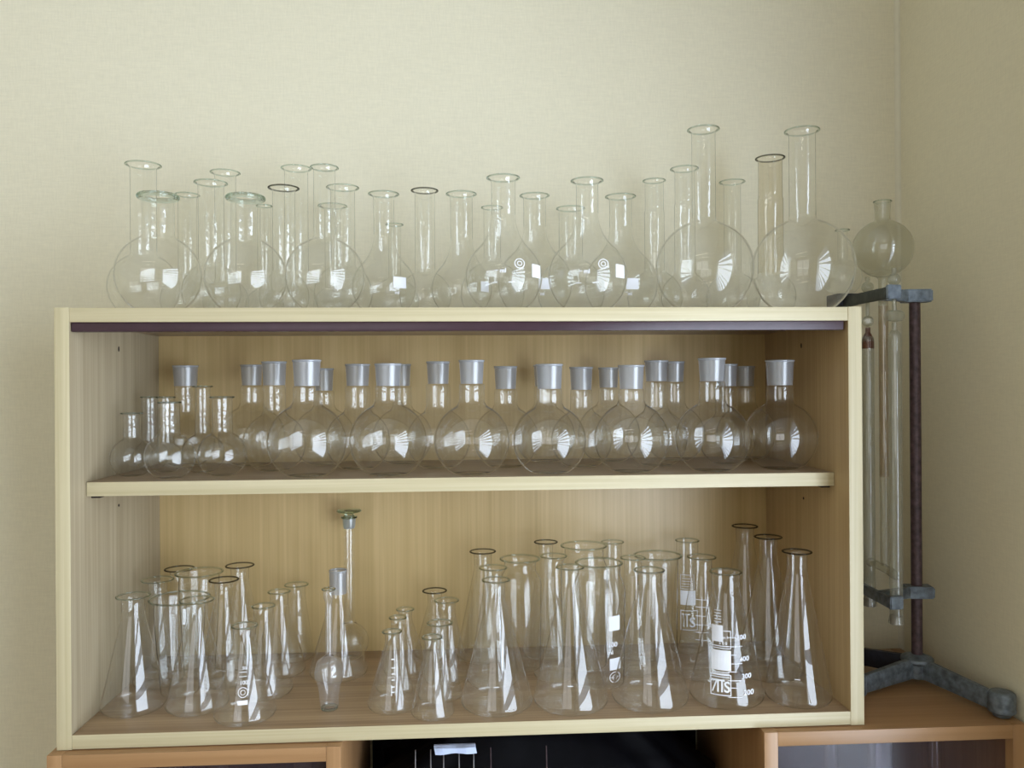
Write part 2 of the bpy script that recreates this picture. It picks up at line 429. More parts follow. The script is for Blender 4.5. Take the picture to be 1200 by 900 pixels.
def q_line(u0, z0, u1, z1, w=.7):
    dx, dz = u1 - u0, z1 - z0; l = math.hypot(dx, dz); nx, nz = -dz / l * w / 2, dx / l * w / 2
    c = [(u0 + nx, z0 + nz), (u0 - nx, z0 - nz), (u1 - nx, z1 - nz), (u1 + nx, z1 + nz)]
    n = 5; v = []; f = []
    for k in range(n + 1):
        s = k / n
        for a, b in ((0, 3), (1, 2)): v.append(((c[a][0] * (1 - s) + c[b][0] * s) / 1000, (c[a][1] * (1 - s) + c[b][1] * s) / 1000))
    for k in range(n): f.append((2 * k, 2 * k + 1, 2 * k + 3, 2 * k + 2))
    return v, f
def q_ring(u, z, r, w=.7, n=24):
    v = []; f = []
    for k in range(n):
        a = 2 * PI * k / n
        v += [((u + r * math.cos(a)) / 1000, (z + r * math.sin(a)) / 1000), ((u + (r - w) * math.cos(a)) / 1000, (z + (r - w) * math.sin(a)) / 1000)]
    for k in range(n): k2 = (k + 1) % n; f.append((2 * k, 2 * k + 1, 2 * k2 + 1, 2 * k2))
    return v, f
def q_text(s, u, z, size, bold=.0, squeeze=1.):
    cu = bpy.data.curves.new('lettering', 'FONT'); cu.body = s; cu.size = size; cu.align_x = 'CENTER'; cu.resolution_u = 3; cu.offset = bold
    o = bpy.data.objects.new('lettering', cu); col.objects.link(o)
    bpy.context.view_layer.update()
    me = bpy.data.meshes.new_from_object(o.evaluated_get(bpy.context.evaluated_depsgraph_get()))
    v = [((u + p.co.x * squeeze) / 1000, (z + p.co.y) / 1000) for p in me.vertices]; f = [tuple(p.vertices) for p in me.polygons]
    bpy.data.objects.remove(o); bpy.data.curves.remove(cu); bpy.data.meshes.remove(me)
    return v, f

# ------------------------------------------------------------------ the room
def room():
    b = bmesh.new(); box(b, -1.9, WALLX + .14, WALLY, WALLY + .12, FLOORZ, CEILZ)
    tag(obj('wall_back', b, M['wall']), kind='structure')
    y0, y1, z0, z1 = WIN
    b = bmesh.new()
    box(b, WALLX, WALLX + .14, y1, WALLY, FLOORZ, CEILZ); box(b, WALLX, WALLX + .14, -3.4, y0, FLOORZ, CEILZ)
    box(b, WALLX, WALLX + .14, y0, y1, FLOORZ, z0); box(b, WALLX, WALLX + .14, y0, y1, z1, CEILZ)
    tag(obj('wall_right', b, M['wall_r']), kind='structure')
    tag(bxo('wall_left', (-2.02, -1.9, -3.4, WALLY + .12, FLOORZ, CEILZ), M['wall'], bev=0), kind='structure')
    a0, a1, c0, c1 = FILL_WIN
    b = bmesh.new()
    box(b, -1.9, a0, -3.52, -3.4, FLOORZ, CEILZ); box(b, a1, WALLX + .14, -3.52, -3.4, FLOORZ, CEILZ)
    box(b, a0, a1, -3.52, -3.4, FLOORZ, c0); box(b, a0, a1, -3.52, -3.4, c1, CEILZ)
    tag(obj('wall_front', b, M['wall']), kind='structure')
    w2 = thing('fill_window', 'fill window added behind the camera', None, ((a0 + a1) / 2, -3.4, c0), kind='structure')
    b = bmesh.new()
    for d in ((a0, a0 + .05, c0, c1), (a1 - .05, a1, c0, c1), ((a0 + a1) / 2 - .04, (a0 + a1) / 2 + .04, c0, c1), (a0, a1, c0, c0 + .05), (a0, a1, c1 - .05, c1)): box(b, d[0], d[1], -3.5, -3.46, d[2], d[3])
    bmesh.ops.translate(b, verts=b.verts, vec=-w2.location)
    obj('window_frame', b, M['white'], w2)
    li = bpy.data.lights.new('daylight_or_fill', 'AREA'); li.shape = 'RECTANGLE'; li.size = (a1 - a0); li.size_y = (c1 - c0)  # area light added to lift the dim left side of the room
    li.energy = FILL * (a1 - a0) * (c1 - c0); li.color = (.97, .97, .94)
    lo = bpy.data.objects.new('daylight_or_fill', li); col.objects.link(lo)
    lo.location = ((a0 + a1) / 2, -3.51, (c0 + c1) / 2); lo.rotation_euler = (PI / 2, 0, 0)
    tag(bxo('floor', (-2.02, WALLX + .14, -3.52, WALLY + .12, FLOORZ - .1, FLOORZ), M['floor'], bev=0), kind='structure')
    tag(bxo('ceiling', (-2.02, WALLX + .14, -3.52, WALLY + .12, CEILZ, CEILZ + .1), M['ceiling'], bev=0), kind='structure')
    b = bmesh.new(); r_ = .007; n_ = 8  # rounded strip added so the room corner shows a pale highlight
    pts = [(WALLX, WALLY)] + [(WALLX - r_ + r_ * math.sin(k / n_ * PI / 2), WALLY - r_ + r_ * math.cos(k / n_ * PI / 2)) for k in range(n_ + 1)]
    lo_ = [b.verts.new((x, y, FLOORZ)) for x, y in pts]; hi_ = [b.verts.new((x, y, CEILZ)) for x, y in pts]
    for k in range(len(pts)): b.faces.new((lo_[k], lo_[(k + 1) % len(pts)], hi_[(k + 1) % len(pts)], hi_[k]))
    tag(obj('highlight_strip_1', b, M['bead'], None, True, 40), kind='structure')
    w = thing('window_1', 'bright window with white blinds in the right wall', None, (WALLX, (y0 + y1) / 2, z0), kind='structure')
    def loc(b):
        bmesh.ops.translate(b, verts=b.verts, vec=-w.location); return b
    b = bmesh.new(); x0, x1 = WALLX + .07, WALLX + .12
    for d in ((x0, x1, y0, y0 + .05, z0, z1), (x0, x1, y1 - .05, y1, z0, z1), (x0, x1, y0, y1, z0, z0 + .05), (x0, x1, y0, y1, z1 - .05, z1)): box(b, *d)
    obj('window_frame', loc(b), M['white'], w)
    b = bmesh.new(); box(b, WALLX - .03, WALLX + .07, y0, y1, z0 - .03, z0)
    obj('window_sill', loc(b), M['white'], w)
    b = bmesh.new(); n = int((z1 - z0) / SLAT)
    for k in range(n):
        zc = z0 + (k + .5) * (z1 - z0) / n
        a = math.radians(SLAT_TILT); hw = SLAT * .5
        dx, dz = math.cos(a) * .042, math.sin(a) * .042
        vs = [b.verts.new(p) for p in ((WALLX + .035 - dx, y0 + .01, zc - dz), (WALLX + .035 - dx, y1 - .01, zc - dz), (WALLX + .035 + dx, y1 - .01, zc + dz), (WALLX + .035 + dx, y0 + .01, zc + dz))]
        b.faces.new(vs)
    obj('blind_slats', loc(b), M['slat'], w)
    li = bpy.data.lights.new('daylight_or_fill', 'AREA'); li.shape = 'RECTANGLE'; li.size = (y1 - y0); li.size_y = (z1 - z0)
    li.energy = SKY * (y1 - y0) * (z1 - z0); li.color = (.75, .86, 1.0)
    lo = bpy.data.objects.new('daylight_or_fill', li); col.objects.link(lo)
    lo.location = (WALLX + .17, (y0 + y1) / 2, (z0 + z1) / 2); lo.rotation_euler = (PI / 2, 0, PI / 2)
    # ceiling lamps further back in the room
    for px, py in ((-.1, -3.0), (-.1, -2.0)):
        li = bpy.data.lights.new('ceiling_light', 'AREA'); li.shape = 'RECTANGLE'; li.size = 1.2; li.size_y = .07; li.energy = LAMP; li.color = (1., .93, .80)
        lo = bpy.data.objects.new('ceiling_light', li); col.objects.link(lo); lo.location = (px, py, CEILZ - .02)
    wd = bpy.data.worlds.new('world'); scene.world = wd; wd.use_nodes = True
    wd.node_tree.nodes['Background'].inputs[0].default_value = (.75, .82, .9, 1); wd.node_tree.nodes['Background'].inputs[1].default_value = .3
WIN = (-2.1, -.32, -.58, .98)
FILL_WIN = (-1.55, .35, -.05, 1.35)                       # window added behind the camera as a dim fill light
SLAT, SLAT_TILT = .14, -30
SKY, FILL, LAMP = 31., 7., 1.7
EXPO = -.12

# ------------------------------------------------------------------ the upper cabinet
def cabinet():
    t = thing('shelf_cabinet', 'pale wood open cabinet with one middle shelf, full of glass flasks', 'cabinet', (.5, 0, 0))
    def panel(name, d, mats, parent=t, front='y'):
        """a board whose front edge carries the pale edging"""
        b = bmesh.new(); box(b, *d, bev=.0006)
        b.faces.ensure_lookup_table(); b.normal_update()
        for f in b.faces:
            if f.normal.y < -.6: f.material_index = 1
        bmesh.ops.translate(b, verts=b.verts, vec=-t.location)
        return obj(name, b, mats, parent, True, 40)
    sd = [M['side_wood'], M['edge_wood_z']]
    panels = []
    for x0 in (0, 1 - PT):
        s = panel('side_panel', (x0, x0 + PT, 0, CD + .003, 0, TOP), sd if x0 < .5 else [M['side_right'], M['edge_wood_z']])
        panels.append(s)
    panel('top_panel', (PT, 1 - PT, .0004, CD, TOP - PT, TOP - .0004), [M['shelf_wood'], M['edge_wood']])
    panel('bottom_panel', (PT, 1 - PT, .0004, CD, .0006, LOW), [M['floor_wood'], M['edge_wood']])
    panel('middle_shelf', (PT + .0008, 1 - PT - .0008, .0403, CD - .001, MID - PT, MID), [M['shelf_wood'], M['edge_wood']])
    panel('back_panel', (PT, 1 - PT, CD, CD + .004, .002, TOP - .002), [M['back_wood'], M['back_wood']])
    b = bmesh.new(); box(b, PT + .001, .978, .003, .016, TOP - PT - .0115, TOP - PT - .0002, bev=.0012)
    bmesh.ops.translate(b, verts=b.verts, vec=-t.location)
    obj('sliding_door_track', b, M['rail'], t, True, 40)['label'] = 'dark maroon plastic track under the top panel'
    for s, xs, sg, pts in ((panels[0], PT, 1, ((.140, .490), (.137, .275))), (panels[1], 1 - PT, -1, ((.1445, .491), (.14, .27)))):
        for y, z in pts:
            b = bmesh.new()
            tube(b, [(xs - sg * .002 - .5, y, z), (xs + sg * .0003 - .5, y, z)], .0022, 12)
            bmesh.ops.scale(b, vec=(1, 1, 1.7 if z > .4 else .9), verts=b.verts, space=Matrix.Translation((0, -y, -z)))
            obj('peg_hole', b, M['hole'], s)
    # small bent pegs carrying the middle shelf
    for x0, x1 in ((PT, PT + .012), (1 - PT - .012, 1 - PT)):
        for y in (.06, .24):
            b = bmesh.new(); box(b, x0, x1, y - .006, y + .006, MID - PT - .004, MID - PT, bev=.001)
            bmesh.ops.translate(b, verts=b.verts, vec=-t.location)
            obj('shelf_peg', b, M['hole'], t, True, 40)

# ------------------------------------------------------------------ the units below
def base_units():
    yf, yb, zb = -.012, .288, FLOORZ
    for x0, x1, lab in ((-.006, .3406, 'orange oak base unit at left under the pale cabinet'), (.865, 1.2065, 'orange oak base unit at right carrying the iron tripod stand')):
        t = thing('base_unit', lab, 'cabinet', ((x0 + x1) / 2, 0, zb), 'orange oak base units')
        def part(name, d, m, bev=.001, parent=t):
            b = bmesh.new(); box(b, *d, bev=bev); bmesh.ops.translate(b, verts=b.verts, vec=-t.location)
            return obj(name, b, m, parent, True, 40)
        w = .0178
        part('side_panel', (x0, x0 + w, yf, yb, zb, -.0006), M['oak_z']); part('side_panel', (x1 - w, x1, yf, yb, zb, -.0006), M['oak_z'])
        part('top_panel', (x0 + w, x1 - w, yf, yb, -.0185, -.0008), M['oak'])
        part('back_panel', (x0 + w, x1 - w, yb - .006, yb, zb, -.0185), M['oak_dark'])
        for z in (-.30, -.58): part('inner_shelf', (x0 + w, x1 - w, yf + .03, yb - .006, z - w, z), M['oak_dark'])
        part('plinth', (x0 + w, x1 - w, yf + .01, yb - .006, zb, zb + .07), M['oak'])
        xm = x0 + (x1 - x0) * .455
        part('glass_door', (x0 + w + .001, xm + .012, yf + .006, yf + .010, zb + .072, -.019), M['pane'], 0)
        part('glass_door', (xm - .004, x1 - w - .001, yf + .014, yf + .018, zb + .072, -.019), M['pane'], 0)
    # glassware behind the doors
    for i, (x, top, r, lab) in enumerate(((.981, -.035, .0085, 'clear glass measuring cylinder behind the right unit door, leftmost'), (1.041, -.03, .0095, 'clear glass measuring cylinder behind the right unit door, middle one'), (1.125, -.032, .0085, 'clear glass measuring cylinder behind the right unit door, rightmost'))):
        t = thing('measuring_cylinder', lab, 'measuring cylinder', (x, .055, -.2995), 'measuring cylinders in the right base unit')
        hh = .30 + top
        obj('tube', lathe(bmesh.new(), [(0, .006), (r * .8, .006), (r, .008)] + straight(r, .01, hh - .006, 4), 32), M['glass'], t, True)
        obj('foot', lathe(bmesh.new(), [(0, .0005), (r * 2.1, .0005), (r * 2.2, .002), (r * 2.1, .004), (r * 1.1, .0065), (0, .0065)], 32), M['rim'], t, True, 50)
        obj('rim', lathe(bmesh.new(), bead(r * 1.05, hh), 32, True), M['rim'], t, True)
    for i, (x, top, lab) in enumerate(((.105, -.030, 'flask rim behind the left unit door, left one'), (.165, -.026, 'flask rim behind the left unit door, middle one'), (.275, -.024, 'flask rim behind the left unit door, right one'))):
        t = thing('conical_flask', lab, 'flask', (x, .09, -.2995), 'flasks in the left base unit')
        hh = .30 + top
        p = cone_profile(.027, .013, hh - .05)
        obj('body', lathe(bmesh.new(), p[:-1]), M['glass'], t, True)
        obj('neck', lathe(bmesh.new(), straight(.013, p[-2][1], hh - .008, 4) + flare(.013, .02, hh - .008, hh), 40), M['neck'], t, True)
        obj('rim', lathe(bmesh.new(), bead(.02, hh), 40, True), M['rim'], t, True)
    # what stands in the dark gap between them
    t = thing('wire_rack', 'black wire rack with thin upright steel wires in the dark gap', 'rack', (.6, .02, FLOORZ))
    H = -FLOORZ
    b = bmesh.new()
    for z in (H - .075, H - .32, .02): tube(b, [(-.2, 0, z), (.2, 0, z)], .002, 10); tube(b, [(-.2, .03, z), (.2, .03, z)], .002, 10)
    for x in (-.2, .2):
        for y in (0, .03): tube(b, [(x, y, 0), (x, y, H - .075)], .003, 10)
        for z in (H - .32, .02): tube(b, [(x, 0, z), (x, .03, z)], .002, 10)
    obj('frame', b, M['black'], t, True)
    for x in (.4288, .448, .4641, .4835, .5018, .5234, .5939):
        b = bmesh.new(); sl = (x - .45) * .12
        tube(b, [(x - .6, -.003, H - .021), (x - .6 + sl * .3, -.003, H - .32)], .0008, 8)
        obj('wire', b, M['wire'] if x < .51 else M['rod'], t, True)
    t = thing('folded_paper', 'folded pale blue paper sheet hanging on the wire rack', 'paper', (.478, .015, -.019))
    b = bmesh.new()
    def sheet(pts, b):
        vs = [b.verts.new(p) for p in pts]; b.faces.new(vs)
    # two leaves over the top wire, one askew
    for dy, sh, dz in ((-.004, 0, -.013), (-.0055, .004, -.008)):
        x0, x1 = -.026 + sh, .026 - sh * .3
        n = 8; rows = []
        for j in range(5):
            s = j / 4
            rows.append([b.verts.new((x0 + (x1 - x0) * i / n + s * .002, dy * (1 if j else .0) - .0008 * math.sin(i * 1.3), .0034 + (dz * .7) * s + .0006 * math.sin(i + j))) for i in range(n + 1)])
        rows.insert(0, [b.verts.new((v.co.x, .004, .0036)) for v in rows[0]])
        for a, c in zip(rows, rows[1:]):
            for i in range(n): b.faces.new((a[i], a[i + 1], c[i + 1], c[i]))
    obj('sheet', b, M['paper'], t)
    t = thing('gap_darkening_board', 'added dark board that darkens the gap between the base units', 'board', (.603, .282, FLOORZ))  # sheet added behind the gap so it reads as deep shade
    b = bmesh.new(); box(b, -.258, .258, -.004, .004, 0, H - .003, bev=.001); obj('board', b, M['black'], t, True, 40)
    # crumpled black bag standing inside the gap
    t = thing('black_bag', 'glossy black plastic bag filling the dark gap between the units', 'bag', (.603, .172, FLOORZ))
    b = bmesh.new(); rows = []
    nu, nv = 60, 30
    for j in range(nv + 1):
        s = j / nv
        ring = []
        for i in range(nu):
            a = 2 * PI * i / nu
            e = .55
            cx, cy = abs(math.cos(a)) ** e * math.copysign(1, math.cos(a)), abs(math.sin(a)) ** e * math.copysign(1, math.sin(a))
            k = 1 - .9 * max(0, s - .9) / .1 * .6
            w = 1 + .035 * math.sin(5 * a + 9 * s) + .03 * math.sin(11 * a - 17 * s) + .02 * math.sin(23 * a + 31 * s)
            ring.append(b.verts.new((cx * .235 * w * k, cy * .085 * w * k, (H - .03) * s + .012 * math.sin(3 * a + 2) * (s > .95))))
        rows.append(ring)
    for a_, c_ in zip(rows, rows[1:]):
        for i in range(nu): b.faces.new((a_[i], a_[(i + 1) % nu], c_[(i + 1) % nu], c_[i]))
    b.faces.new(rows[0]); b.faces.new(rows[-1])
    obj('bag_skin', b, M['black'], t, True)

# ------------------------------------------------------------------ iron stand with the three-tube glass apparatus
def stand():
    px, py = 1.150, .140
    t = thing('tripod_stand', 'grey-blue cast iron tripod stand with purple rod beside the cabinet', 'stand', (px, py, 0))
    def loc(b):
        bmesh.ops.translate(b, verts=b.verts, vec=-Vector((px, py, 0))); return b
    hub = fillet([(0, .008, 0), (.018, .008, .002), (.0185, .029, .002), (.0225, .031, .002), (.0225, .036, .004), (.013, .0395, .003), (.010, .041, 0), (0, .041, 0)], 4)
    obj('hub', loc(lathe(bmesh.new(), hub, 40, x=px, y=py)), M['iron'], t, True, 50)
    for k, (fx, fy, m, fr) in enumerate(((1.191, .013, 'iron', .0165), (1.032, .088, 'iron', .0145), (1.062, .238, 'navy', .0145))):
        p0, p1 = Vector((px, py, 0)), Vector((fx, fy, 0)); d = (p1 - p0).normalized()
        b = bmesh.new()
        # a leg: deep T-shaped web that gets lower toward the foot
        n = 9; sec = []
        side = Vector((d.y, -d.x, 0)); L = (p1 - p0).length - fr * .6
        for j in range(n + 1):
            s = j / n; c = p0 + d * (.012 + (L - .012) * s)
            zt = .0365 - .0085 * s; zb = .0095 - .0045 * s
            w = .0085 - .0015 * s
            sec.append([b.verts.new(c + side * sx * w + Vector((0, 0, z))) for sx, z in ((-.75, zb), (.75, zb), (.8, zt - .004), (.45, zt), (-.45, zt), (-.8, zt - .004))])
        for a, c in zip(sec, sec[1:]):
            for i in range(6): b.faces.new((a[i], a[(i + 1) % 6], c[(i + 1) % 6], c[i]))
        b.faces.new(sec[0]); b.faces.new(sec[-1])
        leg = obj('leg', loc(b), M[m], t, True, 40)
        ft = fillet([(0, 0.0003, 0), (fr * .62, .0003, .002), (fr * .7, .004, .002), (fr, .007, .002), (fr, .0325, .005), (0, .034, 0)], 5)
        obj('foot', loc(lathe(bmesh.new(), ft, 36, x=fx, y=fy)), M[m], leg, True, 50)
    b = bmesh.new(); tube(b, [(px, py, .035), (px, py, .3), (px, py, .569)], .0076, 20)
    obj('rod', loc(b), M['rod'], t, True, 50)
    for z0, z1, mm, mb in ((.5530, .5715, 'iron_light', 'iron_green'), (.1235, .1405, 'iron', 'iron')):
        zc, hh = (z0 + z1) / 2, z1 - z0
        b = bmesh.new(); bar(b, (px - .019, py + .002, zc), (px + .021, py - .004, zc), .024, hh, .002)
        cl = obj('clamp_block', loc(b), M[mm], t, True, 40)
        b = bmesh.new(); bar(b, (px - .016, py - .006, zc), (1.083, .1165, zc), .0105, hh * .9, .001)
        obj('clamp_arm', loc(b), M[mm], cl, True, 40)
        b = bmesh.new(); bar(b, (1.0815, .0855, zc - .001), (1.0825, .252, zc), .0085, hh * .85, .001)
        obj('clamp_jaw', loc(b), M[mb], cl, True, 40)
        b = bmesh.new(); bar(b, (1.0775, .082, zc), (1.097, .0835, zc), .0075, hh * 1.05, .0012)
        obj('clamp_cheek', loc(b), M[mm], cl, True, 40)
        if z0 > .5:
            b = bmesh.new(); box(b, 1.068, 1.102, .212, .250, zc - .006, zc + .0125, bev=.002)
            obj('end_plate', loc(b), M['navy'], cl, True, 40)
    # apparatus
    cx, cy = 1.100, .135
    t = thing('three_tube_voltameter', 'old cloudy glass apparatus with round bulb and three upright tubes', 'glassware', (cx, cy, .16))
    def l2(b):
        bmesh.ops.translate(b, verts=b.verts, vec=-Vector((cx, cy, .16))); return b
    zc, R = .6305, .0418; nr, rs = .0102, .0063
    p = []
    a0 = -math.asin(math.sqrt(1 - ((rs + .006) / (R + .006)) ** 2)); a1 = math.acos((nr + .003) / (R + .003))
    zlo = zc + (R + .006) * math.sin(a0)
    for k in range(9): a = -PI * .0 + (a0 + PI) * 0 + k / 8; b_ = PI + (a0 + PI - PI) * k / 8; p.append((rs + .006 + .006 * math.cos(PI + a0 * 0 + (-(PI / 2 + a0) * 0)) if False else rs + .006 - .006 * math.cos((PI / 2 + (a0 + PI / 2) * -1) * 0 + (-a0) * k / 8), zlo + .006 * math.sin(-a0 * k / 8)))
    for k in range(31): a = a0 + (a1 - a0) * k / 30; p.append((R * math.cos(a), zc + R * math.sin(a)))
    zh = zc + (R + .003) * math.sin(a1)
    p += [(nr + .0006, zh - .0004), (nr, zh)]
    obj('bulb', l2(lathe(bmesh.new(), p, 56, x=cx, y=cy)), M['old'], t, True)
    obj('bulb_neck', l2(lathe(bmesh.new(), [(nr, zh), (nr * 1.02, zh + .01), (nr * 1.12, .698)], 40, x=cx, y=cy)), M['old'], t, True)
    obj('rim', l2(lathe(bmesh.new(), bead(nr * 1.12, .7), 40, True, cx, cy)), M['rim'], t, True)
    obj('middle_tube', l2(lathe(bmesh.new(), [(rs, .172), (rs, .3), (rs, .45), (rs, zlo)], 32, x=cx, y=cy)), M['old'], t, True)
    obj('stained_section', l2(lathe(bmesh.new(), [(rs + .0003, .30), (rs + .0003, .42), (rs + .0003, .52), (rs + .0003, .548)], 32, x=cx, y=cy)), M['stain'], t, True)['label'] = 'brown stain inside the middle tube'
    b = bmesh.new(); tube(b, [(1.0965, .100, .165), (1.099, .12, .1668), (cx, cy, .1672), (1.1025, .16, .1668), (1.1045, .187, .165)], .0062, 20)
    obj('cross_tube', l2(b), M['old'], t, True)
    for k, (x, y) in enumerate(((1.096, .097), (1.105, .190))):
        r = .0086; zt = .5045
        prof = [(r * 1.25, .0995), (r * 1.2, .103), (r * 1.02, .112)] + straight(r, .12, zt - .012, 8) + fillet([(r, zt - .012, 0), (r, zt, .008), (.0033, zt + .006, .003), (.0033, .521, 0)], 5)[1:]
        st = obj('side_tube', l2(lathe(bmesh.new(), prof, 36, x=x, y=y)), M['tube_old'], t, True)
        if k: obj('stained_shoulder', l2(lathe(bmesh.new(), [(r + .0003, zt - .016), (r + .0002, zt - .006), (.006, zt + .004), (.0036, zt + .008), (.0036, .52)], 32, x=x, y=y)), M['stain_dark'], st, True)['label'] = 'reddish brown stain at the tube shoulder'
        ln = .0135 if k == 0 else .012
        ck = fillet([(0, -ln, 0), (.0068, -ln, .003), (.0086, 0, .01), (.0072, ln, .003), (0, ln, 0)], 5)
        b = lathe(bmesh.new(), ck, 28)
        bmesh.ops.rotate(b, verts=b.verts, cent=(0, 0, 0), matrix=Matrix.Rotation(.35 if k == 0 else 1.15, 3, 'Z') @ Matrix.Rotation(PI / 2, 3, 'Y'))
        bmesh.ops.translate(b, verts=b.verts, vec=(x, y, .530))
        obj('stopcock', l2(b), M['tube_old'], st, True, 50)
        zb = .581
        up = [(.003, .538), (.003, zb - .010)] + [(.0088 * math.cos(a), zb + .0088 * math.sin(a)) for a in [-1.2 + 2.4 * q / 10 for q in range(11)]] + [(.0032, zb + .010), (.0036, zb + .016)]
        obj('top_bulb', l2(lathe(bmesh.new(), up, 28, x=x, y=y)), M['tube_old'], t, True)
        obj('electrode_plug', l2(lathe(bmesh.new(), [(0, .098), (r * 1.0, .098), (r * .95, .110), (0, .112)], 24, x=x, y=y)), M['cork'], st, True, 50)

